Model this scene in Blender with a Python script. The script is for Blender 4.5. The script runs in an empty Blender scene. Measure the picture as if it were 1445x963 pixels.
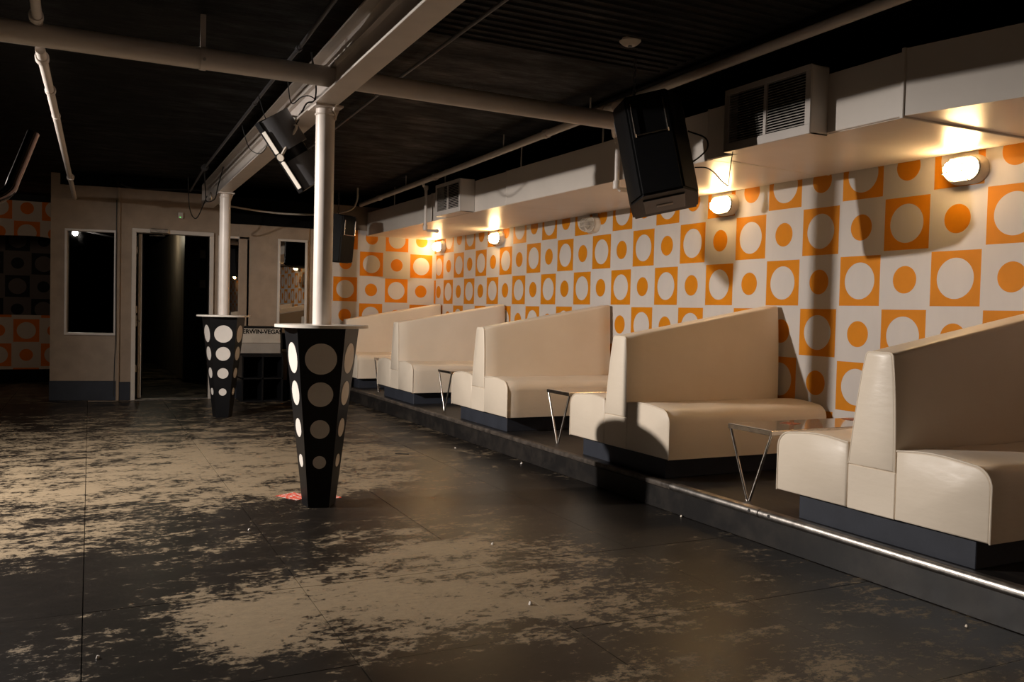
import bpy, bmesh, math, random
from mathutils import Vector, Matrix
random.seed(7)
C = bpy.context.scene.collection
SC = bpy.context.scene
PI = math.pi

# ---------------------------------------------------------------- camera
CAMZ = 1.22
R = ((0.892448, -0.450501, 0.024188), (0.007147, -0.039491, -0.999194), (0.451093, 0.891902, -0.032024))
cd = bpy.data.cameras.new('camera'); cam = bpy.data.objects.new('camera', cd); C.objects.link(cam)
cd.sensor_width = 36; cd.lens = 36 * 1246.76 / 1445; cd.clip_start = 0.05; cd.clip_end = 100
rx, dn, fw = [Vector(v) for v in R]
rx.normalize(); fw = (fw - rx * fw.dot(rx)).normalized(); up = rx.cross(fw)
m = Matrix((rx, up, -fw)).transposed().to_4x4(); m.translation = (0, 0, CAMZ)
cam.matrix_world = m
SC.camera = cam

# ---------------------------------------------------------------- world, lights, exposure
w = bpy.data.worlds.new('world'); SC.world = w; w.use_nodes = True
w.node_tree.nodes['Background'].inputs[0].default_value = (0.9, 0.75, 0.6, 1)
w.node_tree.nodes['Background'].inputs[1].default_value = 0.0
SC.view_settings.view_transform = 'Standard'; SC.view_settings.look = 'None'
SC.view_settings.exposure = 0.0; SC.view_settings.gamma = 1.0
SC.view_settings.use_curve_mapping = False

def light(name, kind, loc, energy, color, target=None, **kw):
    d = bpy.data.lights.new(name, kind); o = bpy.data.objects.new(name, d); C.objects.link(o)
    o.location = loc; d.energy = energy; d.color = color
    for k, v in kw.items(): setattr(d, k, v)
    if target is not None:
        o.rotation_euler = (Vector(target) - Vector(loc)).to_track_quat('-Z', 'Y').to_euler()
    return o
# the work light standing out of frame on the left
light('work_light', 'SPOT', (-2.3, 6.2, 2.53), 1380, (1.0, 0.915, 0.835), (2.5, 5.6, 1.2),
      spot_size=math.radians(160), spot_blend=0.85, shadow_soft_size=0.05)
# weak warm ambient fill, added behind the camera
light('ambient_fill', 'AREA', (-1.0, -4.6, 2.5), 13, (1.0, 0.72, 0.5), (1.5, 5, 0.8), size=3.0, size_y=1.2, shape='RECTANGLE')
# dim fill added to brighten the patterned far left wall
light('far_left_fill', 'AREA', (-3.6, 10.5, 2.7), 20, (1.0, 0.8, 0.62), (-2.5, 15, 1.2), size=1.0)
# lamp inside the corridor
light('corridor_light', 'POINT', (1.30, 16.0, 2.35), 6.0, (1.0, 0.85, 0.62), shadow_soft_size=0.05)

# ---------------------------------------------------------------- node helper and materials
class NT:
    def __init__(s, name):
        s.m = bpy.data.materials.new(name); s.m.use_nodes = True
        s.t = s.m.node_tree; s.b = s.t.nodes['Principled BSDF']
    def n(s, kind, **kw):
        nd = s.t.nodes.new(kind)
        for k, v in kw.items(): setattr(nd, k, v)
        return nd
    def l(s, a, b): s.t.links.new(a, b)
    def math(s, op, a, b=None, c=None, clamp=False):
        nd = s.n('ShaderNodeMath', operation=op, use_clamp=clamp)
        for i, v in enumerate((a, b, c)):
            if v is None: continue
            if isinstance(v, (int, float)): nd.inputs[i].default_value = v
            else: s.l(v, nd.inputs[i])
        return nd.outputs[0]
    def mix(s, f, a, b):
        nd = s.n('ShaderNodeMix', data_type='RGBA')
        for i, v in ((0, f), (6, a), (7, b)):
            if isinstance(v, (int, float)): nd.inputs[i].default_value = v
            elif isinstance(v, tuple): nd.inputs[i].default_value = (*v, 1)
            else: s.l(v, nd.inputs[i])
        return nd.outputs[2]
    def pos(s):
        g = s.n('ShaderNodeNewGeometry'); x = s.n('ShaderNodeSeparateXYZ'); s.l(g.outputs['Position'], x.inputs[0])
        return g.outputs['Position'], x.outputs
    def noise(s, vec, scale, detail=4, rough=0.55, dist=0.0):
        nd = s.n('ShaderNodeTexNoise'); nd.inputs['Scale'].default_value = scale
        nd.inputs['Detail'].default_value = detail; nd.inputs['Roughness'].default_value = rough
        nd.inputs['Distortion'].default_value = dist
        if vec is not None: s.l(vec, nd.inputs['Vector'])
        return nd.outputs[0]
    def scale(s, vec, sc, loc=(0, 0, 0), rot=(0, 0, 0)):
        nd = s.n('ShaderNodeMapping'); nd.inputs['Scale'].default_value = sc
        nd.inputs['Location'].default_value = loc; nd.inputs['Rotation'].default_value = rot
        s.l(vec, nd.inputs[0]); return nd.outputs[0]
    def ramp(s, f, a, b, lo=0.0, hi=1.0):
        nd = s.n('ShaderNodeMapRange', clamp=True)
        s.l(f, nd.inputs[0])
        for i, v in enumerate((a, b, lo, hi)): nd.inputs[i + 1].default_value = v
        return nd.outputs[0]
    def bump(s, h, strength=0.3, dist=0.01):
        nd = s.n('ShaderNodeBump'); nd.inputs['Strength'].default_value = strength
        nd.inputs['Distance'].default_value = dist; s.l(h, nd.inputs['Height'])
        s.l(nd.outputs[0], s.b.inputs['Normal'])
    def set(s, **kw):
        for k, v in kw.items():
            i = s.b.inputs[k.replace('_', ' ')]
            if isinstance(v, tuple): i.default_value = (*v, 1)
            elif isinstance(v, (int, float)): i.default_value = v
            else: s.l(v, i)
        return s

def plain(name, col, rough=0.5, metal=0.0, var=0.12, nscale=6.0, bump=0.0, bscale=60.0, spec=0.5, coat=0.0):
    t = NT(name); p, _ = t.pos()
    n = t.noise(p, nscale)
    t.set(Base_Color=t.mix(t.ramp(n, 0.3, 0.7), tuple(c * (1 - var) for c in col), tuple(min(1, c * (1 + var)) for c in col)),
          Roughness=rough, Metallic=metal, Specular_IOR_Level=spec, Coat_Weight=coat, Coat_Roughness=0.1)
    if bump: t.bump(t.noise(p, bscale, 3), bump, 0.004)
    return t.m

def emis(name, col, strength):
    t = NT(name); t.set(Base_Color=col, Emission_Color=col, Emission_Strength=strength); return t.m

CELL = 0.363
def dots(name, axis, off, zoff, ink, paper, parity=0, hp=1.0):
    """printed wall: squares with a round hole alternating with round dots"""
    t = NT(name); p, xyz = t.pos()
    u = t.math('DIVIDE', t.math('SUBTRACT', off, xyz[axis]), CELL * hp)
    v = t.math('DIVIDE', t.math('SUBTRACT', xyz[2], zoff), CELL)
    cu = t.math('FLOOR', t.math('ADD', u, 0.5)); cv = t.math('FLOOR', t.math('ADD', v, 0.5))
    fu = t.math('SUBTRACT', u, cu); fv = t.math('SUBTRACT', v, cv)
    fus = t.math('MULTIPLY', fu, hp)
    r = t.math('SQRT', t.math('ADD', t.math('MULTIPLY', fus, fus), t.math('MULTIPLY', fv, fv)))
    sq = t.math('LESS_THAN', t.math('MAXIMUM', t.math('ABSOLUTE', fus), t.math('ABSOLUTE', fv)), 0.468)
    ring = t.math('MULTIPLY', sq, t.math('GREATER_THAN', r, 0.345))
    dot = t.math('LESS_THAN', r, 0.245)
    par = t.math('PINGPONG', t.math('ADD', t.math('ADD', cu, cv), float(parity)), 1.0)
    f = t.math('ADD', t.math('MULTIPLY', par, ring), t.math('MULTIPLY', t.math('SUBTRACT', 1.0, par), dot), clamp=True)
    dirt = t.noise(t.scale(p, (1, 1, 0.25)), 2.2, 6, 0.6)
    pap = t.mix(t.ramp(dirt, 0.35, 0.75), paper, tuple(c * 0.86 for c in paper))
    ik = t.mix(t.ramp(t.noise(p, 5.0), 0.3, 0.7), ink, tuple(c * 0.86 for c in ink))
    t.set(Base_Color=t.mix(f, pap, ik), Roughness=0.6, Specular_IOR_Level=0.22)
    t.bump(t.noise(p, 40, 3), 0.06, 0.003)
    return t.m

WX, CY = 4.825, 12.07
ROW0 = 1.4936
M = {}
ORANGE = (0.60, 0.208, 0.002); PAPER = (0.56, 0.52, 0.49)
M['dots_right'] = dots('orange dots right', 1, CY - 0.35 * CELL, ROW0, ORANGE, PAPER, 0)
M['dots_back'] = dots('orange dots back', 0, WX - 0.64 * CELL, ROW0, (0.66, 0.20, 0.003), PAPER, 0, 1.03)
M['dots_left'] = dots('orange dots left', 0, -0.52, 0.417, (0.72, 0.17, 0.01), (0.62, 0.5, 0.4), 0)
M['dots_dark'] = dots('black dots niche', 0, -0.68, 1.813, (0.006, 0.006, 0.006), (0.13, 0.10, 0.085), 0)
M['beige'] = plain('beige wall paint', (0.34, 0.255, 0.185), 0.6, bump=0.08)
M['slate'] = plain('slate paint', (0.032, 0.036, 0.048), 0.55, bump=0.1, spec=0.3)
M['black'] = plain('black paint', (0.006, 0.006, 0.006), 0.5, bump=0.2, spec=0.2)
M['blackmatt'] = plain('matt black', (0.004, 0.004, 0.004), 0.85, spec=0.08)
M['white'] = plain('white gloss paint', (0.64, 0.575, 0.525), 0.38, var=0.06, bump=0.05)
M['duct'] = plain('white sheet metal', (0.66, 0.60, 0.54), 0.33, var=0.05, nscale=2.5, bump=0.05, bscale=8)
M['slat'] = plain('louvre paint', (0.55, 0.5, 0.46), 0.4, var=0.05)
M['frame'] = plain('door frame paint', (0.62, 0.56, 0.50), 0.45, var=0.05)
M['chrome'] = plain('worn chrome', (0.62, 0.57, 0.52), 0.2, metal=1.0, var=0.2, nscale=30)
M['steel'] = plain('scuffed steel', (0.46, 0.43, 0.40), 0.38, metal=1.0, var=0.35, nscale=14, bump=0.25, bscale=35)
M['cone'] = plain('black laminate', (0.006, 0.006, 0.007), 0.4, var=0.2, spec=0.22)
M['disc'] = plain('white inlay', (0.70, 0.65, 0.6), 0.45, var=0.06)
M['top'] = plain('white laminate top', (0.72, 0.67, 0.6), 0.3, var=0.04)
M['grey'] = plain('grey casting', (0.07, 0.068, 0.072), 0.4, var=0.1)
M['cable'] = plain('black cable', (0.01, 0.01, 0.01), 0.5)
M['spk'] = plain('speaker carpet', (0.004, 0.004, 0.0045), 0.5, bump=0.2, bscale=200, spec=0.15)
M['lampbody'] = plain('cream lamp body', (0.62, 0.55, 0.46), 0.4)
M['greybox'] = plain('grey grille cloth', (0.42, 0.37, 0.31), 0.6)
M['greybox2'] = plain('darker grey cloth', (0.27, 0.24, 0.21), 0.6)
M['lcd'] = emis('green led', (0.1, 1, 0.15), 2.0)
M['glow'] = emis('lit glass', (1.0, 0.66, 0.30), 75.0)
M['green'] = emis('green sign', (0.1, 1.0, 0.5), 1.6)
M['timber'] = plain('pale timber panel', (0.30, 0.25, 0.19), 0.55, nscale=3)

t = NT('vinyl'); p, xyz = t.pos()
n1 = t.noise(p, 2.0, 5); n2 = t.noise(t.scale(p, (1, 1, 3)), 7.0, 5)
t.set(Base_Color=t.mix(t.ramp(n1, 0.3, 0.75), (0.80, 0.70, 0.575), (0.72, 0.62, 0.50)), Roughness=t.ramp(n2, 0.3, 0.7, 0.36, 0.5), Specular_IOR_Level=0.4)
t.bump(n2, 0.10, 0.02); M['vinyl'] = t.m

t = NT('tinted glass'); p, _ = t.pos()
t.set(Base_Color=(0.30, 0.29, 0.275), Metallic=1.0, Roughness=t.ramp(t.noise(p, 9.0, 6), 0.5, 0.8, 0.008, 0.025)); M['mirror'] = t.m
t = NT('clear glass'); t.set(Base_Color=(0.9, 0.88, 0.85), Transmission_Weight=0.9, Roughness=0.08, IOR=1.3); M['glass'] = t.m
t = NT('table glass'); t.set(Base_Color=(0.40, 0.33, 0.26), Roughness=0.08, Coat_Weight=0.5); M['tabletop'] = t.m
t = NT('beer mat'); p, _ = t.pos()
t.set(Base_Color=t.mix(t.ramp(t.noise(p, 60.0), 0.45, 0.55), (0.45, 0.09, 0.015), (0.12, 0.03, 0.01)), Roughness=0.5); M['mat'] = t.m
t = NT('flyer'); p, _ = t.pos()
t.set(Base_Color=t.mix(t.ramp(t.noise(p, 45.0, 2), 0.5, 0.56), (0.75, 0.06, 0.02), (0.6, 0.5, 0.45)), Roughness=0.5); M['flyer'] = t.m

# worn floor paint: black paint scrubbed through to tan concrete in brush-like streaks
t = NT('worn floor'); p, xyz = t.pos()
streak = t.noise(t.scale(p, (1.0, 1.6, 1.0), rot=(0, 0, -0.05)), 2.8, 15, 0.78)
fine = t.noise(t.scale(p, (1.0, 1.4, 1.0), rot=(0, 0, 0.12)), 19.0, 10, 0.78)
big = t.noise(p, 0.75, 3)
def blob(cx, cy, rx_, ry_, amp):
    dx = t.math('DIVIDE', t.math('SUBTRACT', xyz[0], cx), rx_); dy = t.math('DIVIDE', t.math('SUBTRACT', xyz[1], cy), ry_)
    d = t.math('SQRT', t.math('ADD', t.math('MULTIPLY', dx, dx), t.math('MULTIPLY', dy, dy)))
    return t.ramp(d, 0.2, 1.45, amp * 0.66, 0.0)
acc = None
for bb in ((0.62, 3.50, 0.75, 0.34, 0.17), (1.5, 3.6, 0.75, 0.62, 0.12), (0.2, 6.9, 1.9, 1.3, 0.10), (1.75, 7.2, 1.0, 1.4, 0.08),
           (1.75, 4.25, 0.8, 0.35, 0.05), (2.4, 2.9, 0.6, 0.4, 0.03),
           (0.62, 4.35, 0.95, 0.42, -0.15), (-0.35, 3.8, 0.7, 0.75, -0.26), (0.25, 3.15, 0.3, 0.7, -0.10), (1.5, 5.2, 0.85, 0.42, -0.22),
           (2.9, 4.6, 0.9, 1.6, -0.17), (3.1, 7.2, 0.7, 3.0, -0.12), (1.0, 2.78, 1.2, 0.24, -0.2), (2.9, 2.2, 0.9, 1.0, -0.12), (0.3, 11.0, 3.0, 1.4, -0.10)):
    f = blob(*bb); acc = f if acc is None else t.math('ADD', acc, f)
val = t.math('ADD', t.math('ADD', t.math('MULTIPLY', streak, 0.95), t.math('MULTIPLY', fine, 0.85)), t.math('MULTIPLY', big, 0.2))
val = t.math('ADD', val, acc)
wear = t.ramp(val, 0.985, 1.06)
tan = t.mix(t.ramp(fine, 0.35, 0.7), (0.28, 0.215, 0.14), (0.185, 0.145, 0.097))
blk = t.mix(t.ramp(streak, 0.3, 0.7), (0.007, 0.006, 0.0053), (0.020, 0.016, 0.013))
t.set(Base_Color=t.mix(wear, blk, tan), Roughness=t.math('ADD', t.ramp(wear, 0, 1, 0.30, 0.44), t.math('MULTIPLY', fine, 0.12)), Specular_IOR_Level=0.22)
t.bump(t.math('SUBTRACT', t.math('MULTIPLY', fine, 0.3), wear), 0.22, 0.003)
M['floor'] = t.m

t = NT('stage floor'); p, _ = t.pos()
s2 = t.noise(t.scale(p, (4, 1, 1)), 3.0, 8, 0.7)
t.set(Base_Color=t.mix(t.ramp(s2, 0.45, 0.75), (0.012, 0.011, 0.011), (0.045, 0.038, 0.032)), Roughness=0.4); t.bump(s2, 0.2, 0.004); M['stage'] = t.m

t = NT('black ceiling'); p, _ = t.pos()
s3 = t.noise(t.scale(p, (2, 5, 1)), 1.3, 9, 0.7)
t.set(Base_Color=t.mix(t.ramp(s3, 0.45, 0.8), (0.0018, 0.0018, 0.0018), (0.006, 0.005, 0.0045)), Roughness=t.ramp(s3, 0.3, 0.7, 0.4, 0.8), Specular_IOR_Level=0.12); t.bump(s3, 0.5, 0.03); M['ceiling'] = t.m

# ---------------------------------------------------------------- geometry helpers
class MB:
    def __init__(s): s.b = bmesh.new()
    def box(s, x0, x1, y0, y1, z0, z1, bev=0.0, seg=1):
        r = bmesh.ops.create_cube(s.b, size=1.0)
        vs = r['verts']
        for v in vs:
            v.co = Vector(((x0 + x1) / 2 + v.co.x * (x1 - x0), (y0 + y1) / 2 + v.co.y * (y1 - y0), (z0 + z1) / 2 + v.co.z * (z1 - z0)))
        if bev:
            es = list({e for v in vs for e in v.link_edges})
            bmesh.ops.bevel(s.b, geom=es, offset=bev, segments=seg, affect='EDGES', profile=0.5)
        return s
    def loft(s, rings, cap=True, closed=True):
        vr = [[s.b.verts.new(q) for q in r] for r in rings]
        n = len(vr[0])
        for a, b in zip(vr, vr[1:]):
            for i in range(n if closed else n - 1):
                j = (i + 1) % n
                s.b.faces.new((a[i], a[j], b[j], b[i]))
        if cap:
            s.b.faces.new(vr[0][::-1]); s.b.faces.new(vr[-1])
        return s
    def tube(s, pts, r, n=14, cap=True):
        pts = [Vector(q) for q in pts]; rings = []
        rr = r if isinstance(r, (list, tuple)) else [r] * len(pts)
        prev = None
        for i, q in enumerate(pts):
            d = (pts[min(i + 1, len(pts) - 1)] - pts[max(i - 1, 0)]).normalized()
            if prev is None:
                a = d.cross(Vector((0, 0, 1)))
                if a.length < 1e-3: a = d.cross(Vector((0, 1, 0)))
                a.normalize()
            else:
                a = (prev - d * prev.dot(d)).normalized()
            prev = a; b = d.cross(a)
            rings.append([q + (a * math.cos(2 * PI * k / n) + b * math.sin(2 * PI * k / n)) * rr[i] for k in range(n)])
        return s.loft(rings, cap)
    def cyl(s, c0, c1, r0, r1=None, n=24): return s.tube([c0, c1], [r0, r0 if r1 is None else r1], n)
    def prism(s, poly, ax, a, b):
        """poly = 2D points; ax = extrusion axis index"""
        def mk(u, v, w):
            return {0: (w, u, v), 1: (u, w, v), 2: (u, v, w)}[ax]
        return s.loft([[mk(u, v, a) for u, v in poly], [mk(u, v, b) for u, v in poly]])
    def xf(s, mat):
        bmesh.ops.transform(s.b, matrix=mat, verts=s.b.verts); return s
    def build(s, name, mat, parent=None, smooth=True, local=None, angle=28):
        bmesh.ops.recalc_face_normals(s.b, faces=s.b.faces)
        if local is not None:
            bmesh.ops.translate(s.b, vec=-Vector(local), verts=s.b.verts)
        me = bpy.data.meshes.new(name); s.b.to_mesh(me); s.b.free()
        me.materials.append(mat)
        if smooth and hasattr(me, 'set_sharp_from_angle'):
            me.set_sharp_from_angle(angle=math.radians(angle))
            for f in me.polygons: f.use_smooth = True
        o = bpy.data.objects.new(name, me); C.objects.link(o)
        if local is not None: o.location = local
        if parent is not None:
            o.parent = parent
            if local is None: pass
        return o

def tag(o, label=None, cat=None, group=None, kind=None):
    if label: o['label'] = label
    if cat: o['category'] = cat
    if group: o['group'] = group
    if kind: o['kind'] = kind
    return o
def thing(name, loc, label, cat, group=None, rz=0.0):
    o = bpy.data.objects.new(name, None); C.objects.link(o); o.empty_display_size = 0.1
    o.location = loc; o.rotation_euler = (0, 0, rz)
    return tag(o, label, cat, group)
def dup(root, loc, label=None):
    def cp(o, par):
        c = o.copy(); C.objects.link(c); c.parent = par
        for ch in o.children: cp(ch, c)
        return c
    r = cp(root, None); r.location = loc
    if label: r['label'] = label
    return r
def part(mesh_owner, name, parent, loc=(0, 0, 0)):
    o = bpy.data.objects.new(name, mesh_owner.data); C.objects.link(o); o.parent = parent; o.location = loc; return o

def curve(pts, n=8):
    """Catmull-Rom through pts"""
    P = [Vector(q) for q in pts]; P = [P[0] * 2 - P[1]] + P + [P[-1] * 2 - P[-2]]; out = []
    for i in range(1, len(P) - 2):
        for k in range(n):
            u = k / n; a, b, c, d = P[i - 1:i + 3]
            out.append(0.5 * ((2 * b) + (c - a) * u + (2 * a - 5 * b + 4 * c - d) * u * u + (3 * b - a - 3 * c + d) * u ** 3))
    out.append(P[-2]); return out

CEIL = 2.80
# ---------------------------------------------------------------- floor with its cast slabs
f = MB().box(-7, 3.6, -6, 15.6, -0.2, -0.03).box(3.6, WX + .1, -6, 15.6, -0.2, -0.03).box(-0.2, 3.6, 15.6, 24, -0.2, 0.0).build('floor', M['floor'], smooth=False)
tag(f, kind='structure')
gx = lambda i, y: 0.05 + 0.86 * i + 0.022 * (y - 3.0)
YB = (-3.0, -0.8, 1.1, 1.99, 2.90, 3.81, 6.55, 9.30, 12.0, 15.0)
for i in range(-8, 4):
    for y0, y1 in zip(YB, YB[1:]):
        if i >= 0 and y0 > 11.9: continue
        g = 0.002
        q = [(gx(i, y0) + g, y0 + g), (gx(i + 1, y0) - g, y0 + g), (gx(i + 1, y1) - g, y1 - g), (gx(i, y1) + g, y1 - g)]
        if i == 3: q[1] = (4.3, y0 + g); q[2] = (4.3, y1 - g)
        dz = random.uniform(-0.0008, 0.0008)
        mb = MB()
        c = (sum(a for a, _ in q) / 4, sum(b for _, b in q) / 4)
        ins = [(c[0] + (a - c[0]) * 0.994, c[1] + (b - c[1]) * 0.997) for a, b in q]
        mb.loft([[(a, b, -0.03) for a, b in q], [(a, b, dz) for a, b in q]])
        mb.build('floor_slab', M['floor'], f, smooth=False)

# ---------------------------------------------------------------- ceiling: corrugated deck
ce = tag(MB().box(-7, WX + .12, -6, 15.4, CEIL, CEIL + 0.15).build('ceiling', M['ceiling'], smooth=False), kind='structure')
y = 2.6; prof = []
while y < 4.7:
    prof += [(y, CEIL - .002), (y + 0.035, CEIL - .002), (y + 0.045, CEIL - .012), (y + 0.075, CEIL - .012)]
    y += 0.09
prof += [(y, CEIL - .002)]
mb = MB(); a = [mb.b.verts.new((1.75, yy, zz)) for yy, zz in prof]; b = [mb.b.verts.new((3.4, yy, zz)) for yy, zz in prof]
for k in range(len(prof) - 1): mb.b.faces.new((a[k], b[k], b[k + 1], a[k + 1]))
mb.build('ribbed_deck', M['ceiling'], ce, smooth=False)

# ---------------------------------------------------------------- walls
tag(MB().box(-1.95, -1.80, -6, 11.9, 2.522, CEIL).build('light_cutoff', M['blackmatt'], smooth=False), kind='structure')  # unseen block added out of frame to cut off the work light's upper rays
wr = tag(MB().box(WX, WX + .12, -6, CY + .12, -0.03, CEIL + .05).build('wall_right', M['dots_right'], smooth=False), kind='structure')
MB().box(WX - .006, WX, -6, CY - .03, 2.60, CEIL).build('black_band', M['blackmatt'], wr, smooth=False)
wb = MB().box(0.57, 0.775, CY, CY + .12, -0.03, 2.655).box(0.775, 1.665, CY, CY + .12, 2.13, 2.655).box(1.665, WX, CY, CY + .12, -0.03, 2.655) \
    .box(0.57, WX, CY + .02, CY + .12, 2.655, CEIL + .05).build('wall_back', M['beige'], smooth=False)
tag(wb, kind='structure')
MB().box(1.80, 3.12, CY - .012, CY, 2.30, CEIL).build('black_panel', M['blackmatt'], wb, smooth=False)
MB().box(2.03, 2.96, CY - .03, CY, 0.0, 2.30, 0.006).build('beige_panel', M['beige'], wb, smooth=False)
MB().box(3.10, WX, CY - .02, CY, 0.0, 2.32).build('patterned_panel', M['dots_back'], wb, smooth=False)
MB().box(0.57, WX, CY - .012, CY + .02, 2.655, CEIL).build('black_band', M['blackmatt'], wb, smooth=False)
# angled wall with the tall window
A0, A1 = Vector((0.575, CY + .03, 0)), Vector((-0.171, 12.246, 0))
ang = math.atan2((A1 - A0).y, (A1 - A0).x)
MA = Matrix.Translation(A0) @ Matrix.Rotation(ang, 4, 'Z')      # local +x runs along the wall, local +y faces the room
LW = (A1 - A0).length
wz0, wz1, wx0, wx1 = 0.815, 2.125, 0.01, 0.60
wl = MB().box(0, LW, -0.1, 0, -0.03, wz0).box(0, LW, -0.1, 0, wz1, 2.66).box(0, wx0, -0.1, 0, wz0, wz1).box(wx1, LW, -0.1, 0, wz0, wz1).box(LW - .1, LW, -3.2, -.1, -.03, 2.66).box(LW - .1, LW, -3.2, .0, 2.66, CEIL+.05) \
    .xf(MA).build('wall_left', M['beige'], smooth=False); tag(wl, kind='structure')
MB().box(0, LW, -0.1, -0.02, 2.66, CEIL + .05).xf(MA).build('black_band', M['blackmatt'], wl, smooth=False)
win = tag(MB().box(wx0 + .012, wx1 - .012, -0.045, -0.035, wz0 + .02, wz1 - .02).xf(MA).build('window_1', M['mirror'], smooth=False), kind='structure')
fr = 0.028
MB().box(wx0, wx1, -0.05, 0.022, wz1 - fr, wz1, .002).box(wx0, wx1, -0.05, 0.022, wz0, wz0 + fr, .002) \
    .box(wx0, wx0 + fr, -0.05, 0.022, wz0 + fr, wz1 - fr, .002).box(wx1 - fr, wx1, -0.05, 0.022, wz0 + fr, wz1 - fr, .002).xf(MA).build('window_frame', M['white'], win)
tag(MB().box(0, LW + .005, 0.0, 0.014, 0, 0.245, .003).xf(MA).build('baseboard_left', M['slate']), kind='structure')
tag(MB().box(0.575, 0.728, CY - .014, CY, 0, 0.235, .003).box(1.73, 2.03, CY - .014, CY, 0, 0.235, .003).box(2.03, 3.12, CY - .044, CY - .03, 0, 0.235, .003)
    .build('baseboard_back', M['slate']), kind='structure')
tag(MB().box(0.566, 0.60, CY - .03, CY + .02, 0, 2.655, .004).build('trim_1', M['beige']), kind='structure')
# far left wall with an arched niche
YL = 15.0
def arch(n=24):
    x0, x1, z0, zt = -3.4, -0.20, 1.01, 2.19
    pts = [(x1, z0), (x1, zt - .02)]
    for k in range(n + 1):
        a_ = PI / 2 + k / n * PI / 2
        pts.append((-0.42 + 2.98 * math.cos(a_), zt - 1.18 + 1.18 * math.sin(a_)))
    return pts
mb = MB(); hole = arch()
outer = [(-0.05, -0.03), (-0.05, CEIL + .03), (-6.9, CEIL + .03), (-6.9, -0.03)]
def strip(pa, pb, y0, y1):
    mb.loft([[(x_, y0, z_) for x_, z_ in (pa[0], pa[1], pb[1], pb[0])], [(x_, y1, z_) for x_, z_ in (pa[0], pa[1], pb[1], pb[0])]])
mb.box(-6.9, -0.05, YL, YL + .1, -0.03, 1.01).box(-0.20, -0.05, YL, YL + .1, 1.01, CEIL + .03).box(-6.9, -3.4, YL, YL + .1, 1.01, CEIL + .03)
top = hole[1:]
for k in range(len(top) - 1):
    (xa, za), (xb, zb_) = top[k], top[k + 1]
    mb.prism([(xa, za), (xb, zb_), (xb, CEIL + .03), (xa, CEIL + .03)], 1, YL, YL + .1) if abs(xa - xb) > 1e-4 else None
tag(mb.build('wall_far', M['dots_left'], smooth=False), kind='structure')
tag(MB().box(-6.9, -0.05, YL - .01, YL, 2.70, CEIL).build('trim_2', M['black'], smooth=False), kind='structure')
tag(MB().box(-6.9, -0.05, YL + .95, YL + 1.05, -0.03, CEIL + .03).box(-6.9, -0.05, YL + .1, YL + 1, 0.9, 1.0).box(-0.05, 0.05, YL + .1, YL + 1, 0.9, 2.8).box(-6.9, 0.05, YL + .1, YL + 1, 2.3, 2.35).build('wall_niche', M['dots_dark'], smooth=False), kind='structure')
tag(MB().box(-6.9, -0.05, YL - .014, YL, 0, 0.203, .003).build('baseboard_far', M['blackmatt']), kind='structure')
tag(MB().box(-7.1, -7, -6, 15.1, -0.03, CEIL + .05).build('wall_side', M['blackmatt'], smooth=False), kind='structure')
tag(MB().box(-7, WX, -6.1, -6, -0.03, CEIL + .05).build('wall_front', M['black'], smooth=False), kind='structure')

# ---------------------------------------------------------------- corridor behind the door
cor = tag(MB().box(0.40, 0.50, CY + .12, 23, 0, 2.5).box(1.70, 3.0, 15.08, 15.16, 0, 2.5).box(0.4, 3.0, 23, 23.1, 0, 2.5).box(0.4, 3.0, CY + .12, 23, 2.5, 2.6).box(2.9, 3.0, CY + .12, 15.1, 0, 2.5).box(-0.05, 0.4, CY + .32, CY + .4, 0, 2.5)
    .build('wall_corridor', M['black'], smooth=False), kind='structure')
for k in range(26):
    y0 = 15.17 + k * 0.30
    MB().box(1.70, 1.73, y0, y0 + 0.29, 0.0, 2.5, 0.006).build('panel_board', M['timber'], cor, smooth=False)
for z_ in (1.98, 1.50):
    MB().box(1.93, 2.02, 15.06, 15.08, z_, z_ + .13, .004).build('switch_box', M['greybox2'], cor)
tag(MB().box(1.38, 1.62, 15.30, 15.33, 2.42, 2.49, .004).build('exit_light', M['green']), 'green light box under the corridor ceiling behind the doorway', 'sign')

# door: frame, leaf, closer, sill
fx0, fx1, fz = 0.735, 1.715, 2.165
dr = MB().box(fx0, fx0 + .05, CY - .035, CY + .12, 0, fz - .05, .003).box(fx1 - .05, fx1, CY - .035, CY + .12, 0, fz - .05, .003).box(fx0, fx1, CY - .035, CY + .12, fz - .05, fz, .004).build('door_1', M['frame'])
tag(dr, kind='structure')
leafm = MB().box(0.822, 0.862, CY + .10, CY + .95, 0.02, fz - .06, .003).build('door_leaf', M['frame'], dr)
MB().box(0.862, 0.88, CY + .13, CY + .93, 0.05, fz - .09, .002).build('leaf_panel', M['black'], leafm)
MB().cyl((0.842, CY + .085, 1.0), (0.80, CY + .085, 1.0), .012).box(0.79, 0.81, CY + .07, CY + .10, 0.93, 1.07, .003).build('door_handle', M['steel'], leafm)
MB().box(0.94, 1.16, CY - .075, CY - .035, fz - .05, fz + .005, .008).tube([(1.08, CY - .055, fz - .05), (1.12, CY + .0, fz - .075), (0.95, CY + .16, fz - .07)], .008, 8).build('door_closer', M['steel'], dr)
MB().box(fx0 + .05, fx1 - .05, CY - .03, CY + .12, -.005, 0.012, .003).build('threshold', M['steel'], dr)
for z_ in (0.35, 1.1, 1.85):
    MB().cyl((0.80, CY + .09, z_), (0.80, CY + .09, z_ + .09), .009).build('hinge', M['steel'], dr)

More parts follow.
